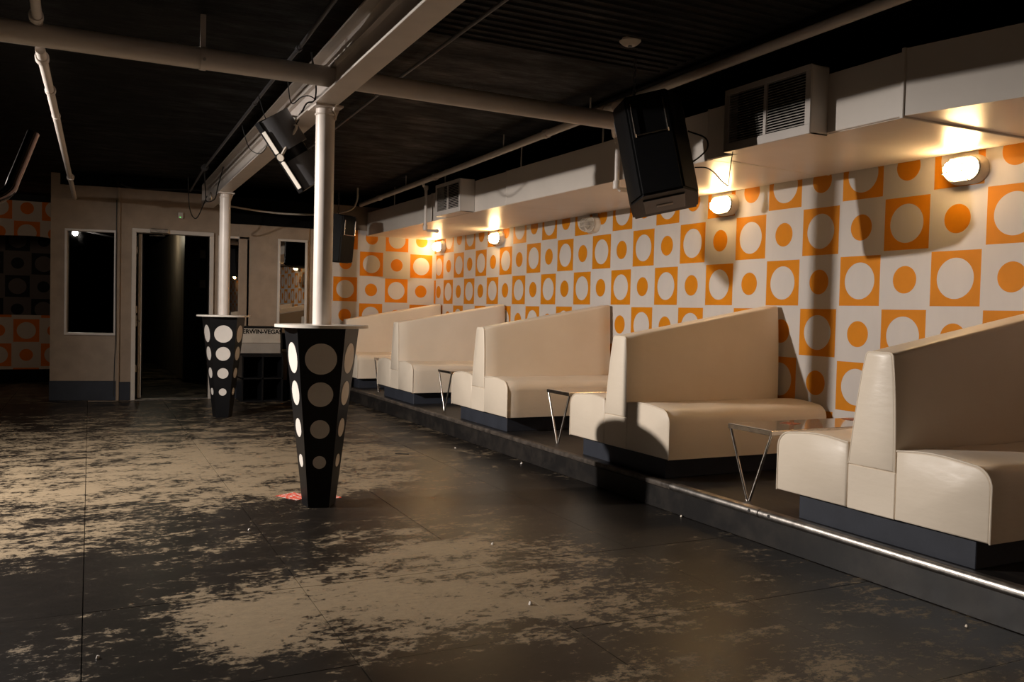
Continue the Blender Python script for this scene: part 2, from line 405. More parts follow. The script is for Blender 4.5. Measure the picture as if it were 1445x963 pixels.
# tall mirrors on the beige panel
for k, (x0, x1, lab) in enumerate(((1.77, 2.165, 'tall narrow framed mirror just right of the doorway, behind the far cone table'),
                                   (2.535, 2.93, 'tall narrow framed mirror between the black hanging speaker and the grey-fronted cabinet'))):
    th = thing('wall_mirror', ((x0 + x1) / 2, CY - .03, 0.62), lab, 'mirror')
    ya = -.0 if k else 0.03
    hw, hh = (x1 - x0) / 2, 1.515
    MB().box(-hw + .02, hw - .02, ya - .014, ya - .006, .02, hh - .02).build('mirror_glass', M['mirror'], th, smooth=False)
    MB().box(-hw, hw, ya - .03, ya - .0, hh - .03, hh, .003).box(-hw, hw, ya - .03, ya - .0, 0, .03, .003).box(-hw, -hw + .03, ya - .03, ya - .0, .03, hh - .03, .002).box(hw - .03, hw, ya - .03, ya - .0, .03, hh - .03, .002).build('mirror_frame', M['frame'], th)
# alarm box over the door
th = thing('alarm_box', (1.305, CY - .02, 2.355), 'small white alarm box with a green light above the door', 'alarm')
MB().box(-.03, .03, -.02, .02, -.035, .045, .006).build('housing', M['white'], th)
MB().cyl((-.008, -.02, -.02), (-.008, -.024, -.02), .005, n=10).build('indicator_light', M['lcd'], th)

# ---------------------------------------------------------------- stage along the right wall
PZ = 0.17; PXE = 3.385
st = MB().box(PXE, WX, -6, CY - .02, 0.0, PZ).build('raised_platform', M['stage'], smooth=False); tag(st, kind='structure')
MB().box(PXE - .012, PXE, -6, CY - .02, 0.0, PZ - .03, .003).build('riser_board', M['stage'], st, smooth=False)
MB().box(PXE - .022, PXE + .035, 4.42, CY - .02, PZ - .03, PZ + .006, .01, 3).build('edge_strip', plain('worn black edge', (0.075, 0.062, 0.052), 0.35, var=0.6, nscale=18, bump=.3), st)
for y0, y1 in ((3.64, 4.42), (-6, 3.632)):
    nz = MB().box(PXE - .02, PXE + .05, y0, y1, PZ - .001, PZ + .007, .002).cyl((PXE - .008, y0, PZ - .008), (PXE - .008, y1, PZ - .008), .024).build('metal_nosing', M['steel'], st)
    for ys in ((3.70,) if y0 > 3 else (3.55,)):
        MB().cyl((PXE - .036, ys, PZ - .002), (PXE - .029, ys, PZ - .002), .008, n=10).build('screw', M['grey'], nz)

# ---------------------------------------------------------------- booths
SX0, SX1 = 3.42, WX - .03
def rounded_seat(sgn, y_in, y_out):
    """seat block: profile in (y,z) rounded on the outer top edge, slightly crowned"""
    z0, z1 = 0.305 - PZ, 0.635 - PZ; r = 0.085
    prof = [(y_in, z0), (y_out, z0)]
    for k in range(9):
        a_ = k / 8 * PI / 2
        prof.append((y_out - sgn * r * (1 - math.cos(a_)), z1 - .012 - r + r * math.sin(a_)))
    for k in range(1, 7):
        u = k / 6; prof.append((y_out - sgn * r + (y_in - y_out + sgn * r) * u, z1 - .012 + .016 * math.sin(u * PI) + .002 * u))
    return prof
def seat_mesh(sgn, y_in, y_out):
    pr = rounded_seat(sgn, y_in, y_out); cy = (y_in + y_out) / 2; cz = .30
    mb = MB(); rings = []
    def ring(x, k): return [(x, cy + (a_ - cy) * (1 - k / abs(y_out - y_in) * 2), cz + (b_ - cz) * (1 - k * 5)) for a_, b_ in pr]
    L_ = SX1 - SX0
    for x, k in ((0.0, .012), (.004, .005), (.014, .0)): rings.append(ring(x, k))
    for q in range(1, 12): rings.append([(.014 + (L_ - .03) * q / 12, a_, b_ + (.003 * math.sin(q * 1.7) if b_ > .40 else 0)) for a_, b_ in pr])
    for x, k in ((L_ - .014, .0), (L_ - .004, .005), (L_, .012)): rings.append(ring(x, k))
    return mb.loft(rings), pr
def back_profile(yo=0.0, shrink=0.0, h=1.0):
    return
def make_booth(label, single=False):
    th = thing('booth_bench', (SX0, 0, PZ), label, 'bench', 'cream booth benches along the patterned wall')
    L_ = SX1 - SX0
    # plinth
    ylo, yhi = (-.52, .50) if not single else (-.52, .09)
    MB().box(.055, L_, ylo, yhi, 0, .15, .003).build('plinth', M['slate'], th)
    seats = [(-1, -.14, -.615)] + ([] if single else [(1, .14, .615)])
    for sg, yi, yo in seats:
        mb, pr = seat_mesh(sg, yi, yo)
        so = mb.build('seat_cushion', M['vinyl'], th, angle=50)
        MB().tube([(.004, a_, b_) for a_, b_ in pr[1:]], .0045, 6).build('piping', M['vinyl'], so)
    # lower front panel between the seats
    MB().box(.004, L_, -.139, (.139 if not single else .09), .135, .352, .004).build('front_panel', M['vinyl'], th)
    # tapering back, higher at the wall
    ztf, ztw = 0.905, 1.150
    def sec(x, e):
        u = x / L_; zt = ztf + (ztw - ztf) * u
        nb, fb = -.135, .139; nt, ft = -.105, (.055 if not single else .075)
        if single: fb = .09
        pts = [(nb, .352)]
        for k in range(1, 5):   # near side, slightly swollen
            v = k / 5; pts.append((nb + (nt - nb) * v - .008 * math.sin(v * PI), .352 + (zt - .352) * v))
        rr = .022
        for k in range(5):
            a_ = k / 4 * PI / 2; pts.append((nt + rr * (1 - math.cos(a_)), zt - rr + rr * math.sin(a_)))
        for k in range(5):
            a_ = k / 4 * PI / 2; pts.append((ft - rr * (1 - math.sin(a_)), zt - rr + rr * math.cos(a_)))
        for k in range(4, 0, -1):
            v = k / 5; pts.append((fb + (ft - fb) * v + (.006 * math.sin(v * PI) if not single else 0), .352 + (zt - .352) * v))
        pts.append((fb, .352))
        cy, cz = 0, .7
        return [(x, cy + (a_ - cy) * (1 - e * 8), cz + (b_ - cz) * (1 - e * 2)) for a_, b_ in pts]
    rings = [sec(0.0, .014), sec(.004, .006), sec(.014, 0)] + [sec(.014 + (L_ - .028) * q / 10, 0) for q in range(1, 10)] + [sec(L_ - .014, 0), sec(L_ - .004, .006), sec(L_, .014)]
    bo = MB().loft(rings).build('backrest', M['vinyl'], th, angle=50)
    s0 = sec(.006, .003)
    MB().tube(s0, .0045, 6).build('piping', M['vinyl'], bo)
    return th
b = make_booth('cream vinyl double booth bench nearest the camera, at the right edge of the photo')
for k, (y, lab) in enumerate(((2.955, None), (5.145, 'second cream vinyl booth bench from the camera, with a curved shadow across its seat'),
                              (7.45, 'third cream vinyl booth bench from the camera, between two chrome-legged tables'),
                              (9.79, 'fourth cream vinyl booth bench from the camera, seen half past the near cone table'))):
    if k == 0: b.location.y = y
    else: dup(b, (SX0, y, PZ), lab)
b5 = make_booth('farthest cream vinyl bench, one-sided, built against the far patterned wall', True); b5.location.y = 11.86

# ---------------------------------------------------------------- low tables between the booths
def make_table(label, mats=False):
    th = thing('side_table', (0, 0, PZ), label, 'table', 'small chrome-legged tables between the booths')
    Lx = 1.22; W = .18; zt = 0.43
    MB().box(0.004, Lx - .004, -W + .004, W - .004, zt - .014, zt, .003).build('tabletop', M['tabletop'], th)
    MB().box(0, Lx, -W, -W + .016, zt - .03, zt - .003, .002).box(0, Lx, W - .016, W, zt - .03, zt - .003, .002).box(0, .016, -W + .016, W - .016, zt - .03, zt - .003, .002).box(Lx - .016, Lx, -W + .016, W - .016, zt - .03, zt - .003, .002).build('table_rim', M['chrome'], th)
    for x in (.012, Lx - .012):
        for sg in (-1, 1):
            MB().tube([(x, sg * (W - .012), zt - .028), (x, sg * .010, .006)], .0085, 14).build('leg', M['chrome'], th)
        MB().cyl((x, 0, 0), (x, 0, .008), .016, n=14).build('foot', M['chrome'], th)
    return th
tb = make_table('chrome V-legged table with two orange beer mats, between the two nearest booths'); tb.location = (3.50, 3.885, PZ)
for y, x, lab in ((6.19, 3.555, 'chrome V-legged table between the second and third booths'), (8.60, 3.56, 'chrome V-legged table between the third and fourth booths, mostly hidden'),
               (10.80, 3.56, 'farthest chrome-legged table, only its corner showing behind the fourth booth')):
    dup(tb, (x, y, PZ), lab)
for x, y, lab, rz in ((3.86, 3.93, 'orange printed beer mat nearer the front edge of the nearest chrome table', .3), (4.42, 3.98, 'orange printed beer mat at the wall end of the nearest chrome table', -.15)):
    o = MB().box(-.045, .045, -.045, .045, 0, .0015, .0004).build('beer_mat', M['mat']); o.location = (x, y, PZ + .4305); o.rotation_euler.z = rz
    tag(o, lab, 'coaster', 'beer mats on the nearest table')

# ---------------------------------------------------------------- columns and cone tables
def make_column(x, y, label):
    th = thing('steel_column', (x, y, 1.1185), label, 'column', 'white steel columns under the beam')
    ZC = 2.435 - 1.1185
    MB().cyl((0, 0, 0), (0, 0, ZC), .0575, n=40).build('shaft', M['white'], th)
    MB().box(-.085, .085, -.10, .10, ZC, ZC + .0135, .002).build('cap_plate', M['white'], th)
    MB().prism([(.057, ZC - .075), (.083, ZC), (.057, ZC)], 1, -.006, .006).build('gusset', M['white'], th)
    MB().tube([(.0 + .06 * math.cos(k / 16 * 2 * PI), .06 * math.sin(k / 16 * 2 * PI), ZC - .035) for k in range(17)], .006, 6).build('weld_ring', M['white'], th)
    return th
c1 = make_column(1.41, 5.39, 'thick white round steel column rising from the near cone table')
c2 = dup(c1, (1.545, 10.06, 1.1185), 'thin-looking far white round column rising from the far cone table')

def pent(r, z, rot): return [(r * math.cos(rot + k * 2 * PI / 5), r * math.sin(rot + k * 2 * PI / 5), z) for k in range(5)]
def make_cone(x, y, rot, label):
    th = thing('cone_table', (x, y, 0), label, 'table', 'black cone tables with white dots')
    Rb, Rt, H = .106, .240, 1.100
    th0 = rot
    bd = MB().loft([pent(Rb, 0, rot), pent(Rt, H, rot)]).build('cone_body', M['cone'], th, smooth=False)
    ins = math.cos(PI / 5)
    for k in range(5):
        am = rot + (k + .5) * 2 * PI / 5
        nx, ny = math.cos(am), math.sin(am)
        for zc, dia in ((.915, .188), (.700, .150), (.487, .115), (.283, .079)):
            rr = (Rb + (Rt - Rb) * zc / H) * ins
            slope = math.atan2((Rt - Rb) * ins, H)
            nrm = Vector((nx * math.cos(slope), ny * math.cos(slope), -math.sin(slope)))
            ctr = Vector((nx * rr, ny * rr, zc))
            MB().cyl(ctr - nrm * .004, ctr + nrm * .0018, dia / 2, n=40).build('white_dot', M['disc'], th, angle=30)
    MB().cyl((0, 0, H), (0, 0, H + .018), .283, n=64).build('table_top', M['top'], th)
    return th
# front face points back toward the camera, turned a little to its left
make_cone(1.41, 5.39, math.radians(-90 - 36 - 15 + 0), 'near tall black cone table with white dots and round white top')
make_cone(1.545, 10.06, math.radians(-90 - 36 - 15 + 6), 'far tall black cone table with white dots, in front of the doorway')

# ---------------------------------------------------------------- beam
def bx(y): return 1.395 + 0.030 * (y - 5.39)
th = thing('steel_beam', (bx(0), 0, 2.449), 'long white I-beam under the black ceiling, carried by the two columns', 'beam', rz=-math.atan(0.030))
Y0, Y1 = -3.0, 11.7
MB().box(-.07, .07, Y0, Y1, 0, .014, .002).build('bottom_flange', M['white'], th)
MB().box(-.07, .07, Y0, Y1, .266, .280, .002).build('top_flange', M['white'], th)
MB().box(-.006, .006, Y0, Y1, .014, .266, 0).build('web', M['white'], th, smooth=False)
MB().box(-.07, .07, Y1, Y1 + .012, 0, .28, .002).build('end_plate', M['white'], th)
MB().box(-.035, .0, 2.0, 11.0, .16, .175, .002).build('conduit_ledge', M['white'], th)

# ---------------------------------------------------------------- pipes
def pipe(name, pts, r, label, cat, mat='white', couplings=(), n=14, group=None):
    th = thing(name, pts[0], label, cat, group)
    q = [Vector(p_) - Vector(pts[0]) for p_ in pts]
    MB().tube(q, r, n).build('pipe_run', M[mat], th)
    for c, d, rr, ll in couplings:
        c = Vector(c) - Vector(pts[0]); d = Vector(d).normalized() * ll / 2
        MB().tube([c - d, c - d * .8, c + d * .8, c + d], [rr * .92, rr, rr, rr * .92], n).build('coupling', M[mat], th)
    return th
BP = (5.10, 2.560)
bp = pipe('drain_pipe', [(-1.79, BP[0], BP[1]), (1.39, BP[0], BP[1])], .058, 'thick white pipe crossing the ceiling left of the beam', 'pipe', n=28)
for x in (-0.36, .655):
    cl = MB().tube([(x + 1.79 + dx, 0, 0) for dx in (-.016, .016)], .063, 24).box(x + 1.79 - .014, x + 1.79 + .014, -.008, .008, .05, .236).build('pipe_clamp', M['white'], bp)
    MB().cyl((x + 1.79, -.064, -.02), (x + 1.79, -.078, -.02), .008, n=10).build('bolt', M['steel'], cl)
bp2 = pipe('drain_pipe', [(1.41, BP[0], BP[1]), (3.30, BP[0], BP[1] - .02)], .058, 'thick white pipe crossing from the beam toward the duct', 'pipe', n=28)
# sprinkler main over the bench side
sp = pipe('sprinkler_pipe', [(3.42, .5, 2.74), (3.55, 6.0, 2.74)], .030, 'white sprinkler pipe running from the top right to the thick cross pipe', 'pipe',
          couplings=[((3.545, 5.72, 2.74), (0, 1, 0), .038, .07), ((3.465, 2.4, 2.74), (0, 1, 0), .037, .06)], n=18)
sp2 = pipe('sprinkler_pipe', [(3.38, 5.19, 2.66), (3.50, 8.0, 2.66), (3.63, 11.9, 2.66)], .030, 'white sprinkler pipe running along the duct to the far wall', 'pipe',
           couplings=[((3.385, 5.35, 2.66), (0, 1, 0), .040, .09), ((3.425, 6.25, 2.66), (0, 1, 0), .037, .06), ((3.53, 8.9, 2.66), (0, 1, 0), .038, .07), ((3.60, 11.0, 2.66), (0, 1, 0), .038, .07)], n=18)
for x, y in ((3.40, 5.55), (3.46, 7.1), (3.56, 9.9)):
    MB().cyl((x - 3.38, y - 5.19, .03), (x - 3.38, y - 5.19, .14), .006, n=8).build('hanger_rod', M['white'], sp2)
# drops beside the duct
def drop(y, x, ztop, label, x_from, y_from):
    z0 = 2.135
    pts = [(x_from, y_from, ztop), (x - .03, y, ztop), (x, y, ztop - .03), (x, y, z0 + .03), (x + .03, y, z0), (x + .16, y, z0)]
    return pipe('sprinkler_drop', pts, .017, label, 'pipe', couplings=[((x, y, ztop - .02), (0, 0, 1), .026, .05), ((x, y, z0 + .03), (0, 0, 1), .026, .06), ((x + .14, y, z0), (1, 0, 0), .022, .03)], group='white drop pipes beside the duct')
drop(5.42, 3.56, 2.515, 'white drop pipe beside the hanging speaker, bending under the duct', 3.32, 5.12)
drop(9.50, 3.66, 2.64, 'white drop pipe far left of the small vent, bending under the duct', 3.55, 9.3)
for x, y, lab in ((3.75, 5.95, 'thin rod holding the duct, nearest the big hanging speaker'), (3.75, 7.35, 'thin rod holding the duct, midway between the hanging speaker and the far vent'),
                  (3.75, 9.2, 'thin rod holding the duct just left of the far small vent'), (3.75, 10.9, 'farthest thin rod holding the duct, near the far corner')):
    o = MB().cyl((0, 0, 0), (0, 0, CEIL - 2.574), .007, n=8).build('duct_hanger', M['white']); o.location = (x + .02, y, 2.574)
    tag(o, lab, 'rod', 'rods hanging the duct')
# left pipe, in two runs either side of the thick pipe
pipe('water_pipe', [(-.17, 1.5, 2.62), (-.135, 5.03, 2.62), (-.132, 5.1, 2.60)], .024, 'white pipe at the top left corner, in front of the thick cross pipe', 'pipe',
     couplings=[((-.14, 4.99, 2.62), (0, 1, 0), .034, .06), ((-.15, 4.45, 2.62), (0, 1, 0), .034, .06)], n=18)
pipe('water_pipe', [(-.125, 5.14, 2.50), (-.06, 7.2, 2.50), (.09, 12.2, 2.50)], .024, 'white pipe running away from the thick cross pipe to the far wall, upper left', 'pipe',
     couplings=[((-.12, 5.32, 2.50), (0, 1, 0), .034, .07), ((-.092, 6.1, 2.50), (0, 1, 0), .031, .05), ((-.068, 6.9, 2.50), (0, 1, 0), .028, .03), ((.034, 10.2, 2.50), (0, 1, 0), .036, .10)], n=18)
# conduits
pipe('conduit', [(1.07, 3.0, 2.665), (1.15, 5.0, 2.665), (1.17, 5.9, 2.665), (1.30, 10.0, 2.665), (1.40, 11.9, 2.665)], .011, 'thin grey conduit left of the beam with clips', 'conduit', 'grey',
     couplings=[((1.293, 9.8, 2.665), (0, 1, 0), .035, .09), ((1.15, 5.0, 2.665), (0, 1, 0), .018, .05), ((1.19, 6.5, 2.665), (0, 1, 0), .015, .04)], n=10)
pipe('conduit', [(1.86, 2.0, 2.75), (1.95, 5.5, 2.75), (2.03, 7.4, 2.75), (2.10, 9, 2.76)], .011, 'thin dull conduit on the ceiling right of the beam', 'conduit', 'grey',
     couplings=[((1.965, 6.1, 2.75), (0, 1, 0), .016, .05)], n=10)

# ---------------------------------------------------------------- duct with vents
DX, DZ0, DZ1 = 3.733, 2.251, 2.574
th = thing('air_duct', (DX, 3.11, DZ0), 'long white sheet-metal air duct above the booth wall', 'duct')
for y0, y1, w_ in ((3.11, 4.62, 0), (4.62, 7.62, .02), (7.62, 9.6, .035), (9.6, CY - .025, .045)):
    dx = w_
    MB().box(dx, WX - DX - .002, y0 - 3.11 + .002, y1 - 3.11 - .002, 0, DZ1 - DZ0, .003).build('duct_section', M['duct'], th)
    MB().box(dx - .004, WX - DX - .002, y1 - 3.11 - .006, y1 - 3.11 + .006, -.004, DZ1 - DZ0 + .004, .002).build('flange_seam', M['duct'], th)
poly = [(0, 0), (WX - DX - .002, 0), (WX - DX - .002, -4.5), (WX - DX - .03, -4.5)]
MB().prism([(-.004, -.004), (WX - DX - .002, -.004), (WX - DX - .002, -4.3), (1.0, -4.3)], 2, 0, DZ1 - DZ0 + .012).build('duct_section', M['duct'], th, smooth=False)
MB().box(-.012, WX - DX - .002, -.012, .010, -.012, DZ1 - DZ0 + .016, .003).build('flange_seam', M['duct'], th)
MB().prism([(.15, 1.45), (1.06, 1.55), (1.06, 1.562), (.15, 1.462)], 2, -.006, 0).build('bottom_seam', M['duct'], th, smooth=False)
MB().box(.02, 1.06, .0, .0 + 8.85, -.003, .0, 0).build('bottom_sheet', M['duct'], th, smooth=False)

def make_vent(ya, yb, z0, z1, nsl, label, xf=3.60, back=0.0):
    w_, h_ = yb - ya, z1 - z0
    th = thing('vent_box', (xf, ya, z0), label, 'vent')
    t_ = .006; dp = DX + back - xf
    MB().box(.012, dp, 0, w_, 0, t_).box(.012, dp, 0, w_, h_ - t_, h_).box(.012, dp, 0, t_, 0, h_).box(.012, dp, w_ - t_, w_, 0, h_).build('vent_housing', M['duct'], th, smooth=False)
    MB().box(.10, .11, t_, w_ - t_, t_, h_ - t_).build('black_backing', M['blackmatt'], th, smooth=False)  # black sheet across the box behind the slats
    e = w_ * .07; g = .004
    MB().box(0, .014, 0, w_, 0, e * 1.05, .002).box(0, .014, 0, w_, h_ - e * .7, h_, .002).box(0, .014, 0, e * .8, e * 1.05, h_ - e * .7, .001).box(0, .014, w_ - e * .8, w_, e * 1.05, h_ - e * .7, .001).box(0, .014, w_ / 2 - .012, w_ / 2 + .012, e * 1.05, h_ - e * .7, .001).build('vent_frame', M['slat'], th)
    zz0, zz1 = e * 1.05, h_ - e * .7
    first = None
    for half in (0, 1):
        y0_ = (e * .8 if half == 0 else w_ / 2 + .012); y1_ = (w_ / 2 - .012 if half == 0 else w_ - e * .8)
        for k in range(nsl):
            z_ = zz0 + (zz1 - zz0) * (k + .5) / nsl
            if first is None:
                mb = MB().prism([(.0, -.0015), (.022, .010), (.022, .0115), (.0, .001)], 1, 0, y1_ - y0_)
                first = mb.build('louvre_slat', M['slat'], th, smooth=False); first.location = (.004, y0_, z_)
            else: part(first, 'louvre_slat', th, (.004, y0_, z_))
    return th
make_vent(3.60, 4.305, 2.235, 2.612, 19, 'larger white louvred vent box on the duct, right of the hanging speaker')
make_vent(8.38, 9.06, 2.25, 2.59, 15, 'smaller-looking far white louvred vent box on the duct', back=.03)

# ---------------------------------------------------------------- bulkhead wall lamps
def capsule(hw, hh, n=12):
    """rounded-end oval in (y,z): half length hw, half height hh"""
    pts = []
    for k in range(n + 1):
        a_ = -PI / 2 + k / n * PI; pts.append((hw - hh + hh * math.cos(a_), hh * math.sin(a_)))
    for k in range(n + 1):
        a_ = PI / 2 + k / n * PI; pts.append((-(hw - hh) + hh * math.cos(a_), hh * math.sin(a_)))
    return pts
def make_lamp(label, lit=True):
    th = thing('bulkhead_lamp', (WX, 0, 2.14), label, 'lamp', 'oval bulkhead lamps under the duct')
    def ring(x, hw, hh): return [(x, a_, b_) for a_, b_ in capsule(hw, hh)]
    MB().loft([ring(0, .135, .085), ring(-.018, .135, .085), ring(-.030, .125, .078), ring(-.055, .120, .073), ring(-.060, .112, .066)]).build('lamp_base', M['lampbody'], th, angle=40)
    MB().loft([ring(-.058, .106, .060), ring(-.085, .104, .058), ring(-.108, .095, .050), ring(-.122, .078, .036), ring(-.126, .055, .018)]).build('glass_cover', M['glow'] if lit else M['glass'], th, angle=60)
    g = MB().tube([(-.064, a_, b_) for a_, b_ in capsule(.116, .07)] + [(-.064, .046, -.07)], .0055, 8)
    for yy in (-.05, .05):
        g.tube([(-.062, yy, -.07), (-.105, yy, -.062), (-.133, yy, -.03), (-.136, yy, 0), (-.133, yy, .03), (-.105, yy, .062), (-.062, yy, .07)], .003, 6)
    for zz in (-.02, .02):
        g.tube([(-.062, -.116, zz), (-.10, -.108, zz), (-.134, -.07, zz), (-.136, 0, zz), (-.134, .07, zz), (-.10, .108, zz), (-.062, .116, zz)], .003, 6)
    g.build('wire_guard', M['grey'] if lit else M['lampbody'], th)
    if not lit:
        MB().tube([(-.03, 0, 0), (-.05, 0, 0), (-.08, 0, 0), (-.095, 0, 0), (-.105, 0, 0)], [.014, .018, .028, .022, .008], 14).build('bulb', M['top'], th)
    return th
lm_ = make_lamp('lit bulkhead lamp at the far right of the photo, above the nearest booth'); lm_.location.y = 3.53
for y, lab in ((5.69, 'lit bulkhead lamp just below and right of the hanging black speaker'), (9.94, 'lit bulkhead lamp on the booth wall right of the corner lamp'),
               (11.83, 'lit bulkhead lamp in the far corner where the patterned walls meet'), (-2.9, 'lit bulkhead lamp on the patterned wall behind the camera, seen in a mirror'),
               (-4.7, 'lit bulkhead lamp farthest behind the camera, seen in a mirror')):
    dup(lm_, (WX, y, 2.14), lab)
make_lamp('unlit bulkhead lamp with clear glass in the middle of the wall', False).location.y = 7.75

# ---------------------------------------------------------------- speakers
def make_speaker(label, loc, rot, s=1.0, dep=.36):
    th = thing('hanging_speaker', loc, label, 'speaker'); th.rotation_euler = rot; th.scale = (1, 1, 1)
    w_, d_, h_ = .42 * s, dep * s, .62 * s
    poly = [(-w_ / 2, d_ / 2), (w_ / 2, d_ / 2), (w_ / 2, -d_ * .2), (w_ * .30, -d_ / 2), (-w_ * .30, -d_ / 2), (-w_ / 2, -d_ * .2)]
    mb = MB().prism(poly, 2, -h_ / 2, h_ / 2)
    bmesh.ops.bevel(mb.b, geom=list(mb.b.edges), offset=.012, segments=2, affect='EDGES')
    cab = mb.build('cabinet', M['spk'], th)
    MB().box(-w_ * .46, w_ * .46, d_ / 2, d_ / 2 + .014, -h_ * .46, h_ * .46, .006).build('grille', M['cone'], th)
    for z_ in (-h_ * .5, h_ * .5):
        MB().box(-w_ * .3, w_ * .3, -d_ * .3, d_ * .3, z_ - .008, z_ + .008, .004).build('end_cap', M['cone'], th)
    yb = -d_ / 2
    hn = MB().tube([(-w_ * .23, yb - .002, h_ * .08), (-w_ * .23, yb - .016, h_ * .10), (-w_ * .23, yb - .016, h_ * .40), (-w_ * .23, yb - .002, h_ * .42)], .006, 8)
    hn.tube([(w_ * .23, yb - .002, h_ * .08), (w_ * .23, yb - .016, h_ * .10), (w_ * .23, yb - .016, h_ * .40), (w_ * .23, yb - .002, h_ * .42)], .006, 8)
    hn.tube([(-w_ * .23, yb - .008, h_ * .09), (w_ * .23, yb - .008, h_ * .09)], .005, 8)
    hn.build('handle_cup', M['chrome'], th)
    MB().box(-w_ * .12, w_ * .12, -.02, .02, -h_ / 2 - .012, -h_ / 2 - .006, .001).build('badge', M['greybox2'], th)
    for sg in (-1, 1):
        MB().box(sg * w_ / 2 - .006, sg * w_ / 2 + .006, -.03, .03, h_ * .28, h_ * .42, .002).build('fly_plate', M['grey'], th)
    return th
spk = make_speaker('black loudspeaker hanging tilted on a chain beside the large vent', (3.20, 4.45, 2.20), (math.radians(-7), math.radians(-12), math.radians(-37)), .98, .54)
spk2 = make_speaker('black loudspeaker hanging in the far corner, partly behind the near column', (3.08, 11.05, 2.11), (math.radians(6), 0, math.radians(30)), .95)
# chain
def chain(name, top, bot, label):
    th = thing(name, top, label, 'chain', 'chains holding the loudspeakers')
    d = Vector(bot) - Vector(top); n = int(d.length / .034)
    for k in range(n):
        c = d * ((k + .5) / n); pts = []
        for q in range(11):
            a_ = q / 10 * 2 * PI; off = .010 * math.cos(a_); zz = .021 * math.sin(a_)
            pts.append(c + Vector((off if k % 2 else 0, 0 if k % 2 else off, zz)))
        MB().tube(pts, .003, 6, cap=False).build('chain_link', M['grey'], th)
    return th
chain('hanging_chain', (3.10, 4.55, CEIL - .01), (3.11, 4.57, 2.47), 'chain from the ceiling to the speaker beside the large vent')
chain('hanging_chain', (3.08, 11.05, CEIL - .01), (3.08, 11.05, 2.40), 'chain from the ceiling to the far corner speaker')
# cables
def cable(pts, r, label, mat='cable', name='cable'):
    o = MB().tube(curve(pts), r, 7).build(name, M[mat]); return tag(o, label, 'cable')
cable([(3.37, 4.36, 2.35), (3.43, 4.27, 2.30), (3.445, 4.265, 2.24), (3.41, 4.29, 2.19), (3.37, 4.33, 2.15)], .005, 'black cable looping off the side of the hanging speaker')
cable([(3.62, 4.24, 2.233), (3.60, 4.235, 2.13), (3.59, 4.235, 2.025)], .003, 'thin cable dangling straight down from the corner of the large vent')
cable([(3.588, 4.236, 2.022), (3.55, 4.25, 2.05), (3.50, 4.265, 2.10), (3.45, 4.28, 2.125), (3.39, 4.31, 2.125)], .004, 'thin cable sagging from below the large vent to the hanging speaker')

# ---------------------------------------------------------------- flood fixture clamped to the beam
th = thing('flood_light', (1.34, 5.98, 2.262), 'black flood light hanging by a clamp from the beam, left of the near column', 'light')
rotm = Matrix.Rotation(math.radians(55), 4, 'Y') @ Matrix.Rotation(math.radians(48), 4, 'X')           # local +x goes right and down
def R3(mb): return mb.xf(rotm)
def hood(x0, x1, r, zo=0.0):
    mb = MB(); n = 14
    ro = [(-math.cos(k / n * PI) * r, math.sin(k / n * PI) * r * 1.05) for k in range(n + 1)]
    poly = ro
    return mb.prism(poly, 0, x0, x1)
L2 = .25
R3(hood(-L2, -.02, .125)).build('hood', M['grey'], th)
R3(hood(.045, L2, .118)).build('hood', M['grey'], th)
R3(hood(-.02, .045, .095)).build('ballast_neck', M['cone'], th)
R3(MB().box(-L2 - .01, L2 + .01, -.14, .14, -.045, .0, .006)).build('front_frame', M['cone'], th)
R3(MB().box(-L2 + .06, -.03, -.146, -.139, -.026, .004, .001).box(.03, L2 - .02, -.146, -.139, -.026, .004, .001)).build('lit_edge_strip', M['top'], th)  # white strips stand in for the light caught on the near frame edge
R3(MB().box(-L2 + .02, L2 - .02, -.12, .12, -.050, -.046)).build('front_glass', M['glass'], th, smooth=False)
for sg in (-1, 1):
    pv = rotm @ Vector((0, sg * .152, .0)); tp = Vector((0, sg * .12, .153))
    ax = (rotm @ Vector((0, 1, 0))).normalized()
    MB().tube([tp, tp + Vector((0, 0, -.02)), pv], .010, 10).cyl(pv - ax * .006, pv + ax * .006, .024, n=18).build('yoke_arm', M['greybox'], th)
MB().box(-.014, .014, -.125, .125, .150, .156, .001).build('yoke_bar', M['greybox'], th)
MB().cyl((0, 0, .156), (0, 0, .178), .012, n=12).tube([(-.03, 0, .178), (.035, 0, .178)], .010, 8).tube([(.035, 0, .178), (.035, 0, .235), (.0, 0, .235)], .008, 8).tube([(-.03, 0, .178), (-.03, 0, .20)], .012, 8).build('clamp', M['steel'], th)
cable([(1.30, 5.98, 2.37), (1.35, 5.9, 2.43), (1.34, 5.6, 2.50), (1.33, 5.35, 2.47), (1.30, 5.2, 2.54), (1.22, 5.0, 2.66)], .005, 'black cable from the flood light over the thick pipe to the conduit')
cable([(1.22, 5.6, 2.66), (1.27, 5.7, 2.52), (1.31, 5.6, 2.54), (1.335, 5.5, 2.53), (1.34, 5.3, 2.46)], .0035, 'thin black cable sagging along the beam web near the thick pipe')
cable([(1.16, 6.2, 2.655), (1.19, 6.15, 2.52), (1.22, 6.05, 2.38), (1.27, 6.0, 2.33)], .003, 'thin cord from the conduit down behind the flood light')
cable([(1.24, 7.3, 2.66), (1.28, 7.2, 2.47), (1.33, 7.0, 2.40), (1.35, 6.8, 2.45), (1.33, 6.4, 2.55)], .0035, 'thin black cord looped below the beam left of the flood light')
cable([(1.30, 9.9, 2.66), (1.33, 10.0, 2.45), (1.37, 10.2, 2.36), (1.44, 10.1, 2.38), (1.44, 9.9, 2.48), (1.45, 9.6, 2.66)], .006, 'tangled black cables where the beam meets the far column')
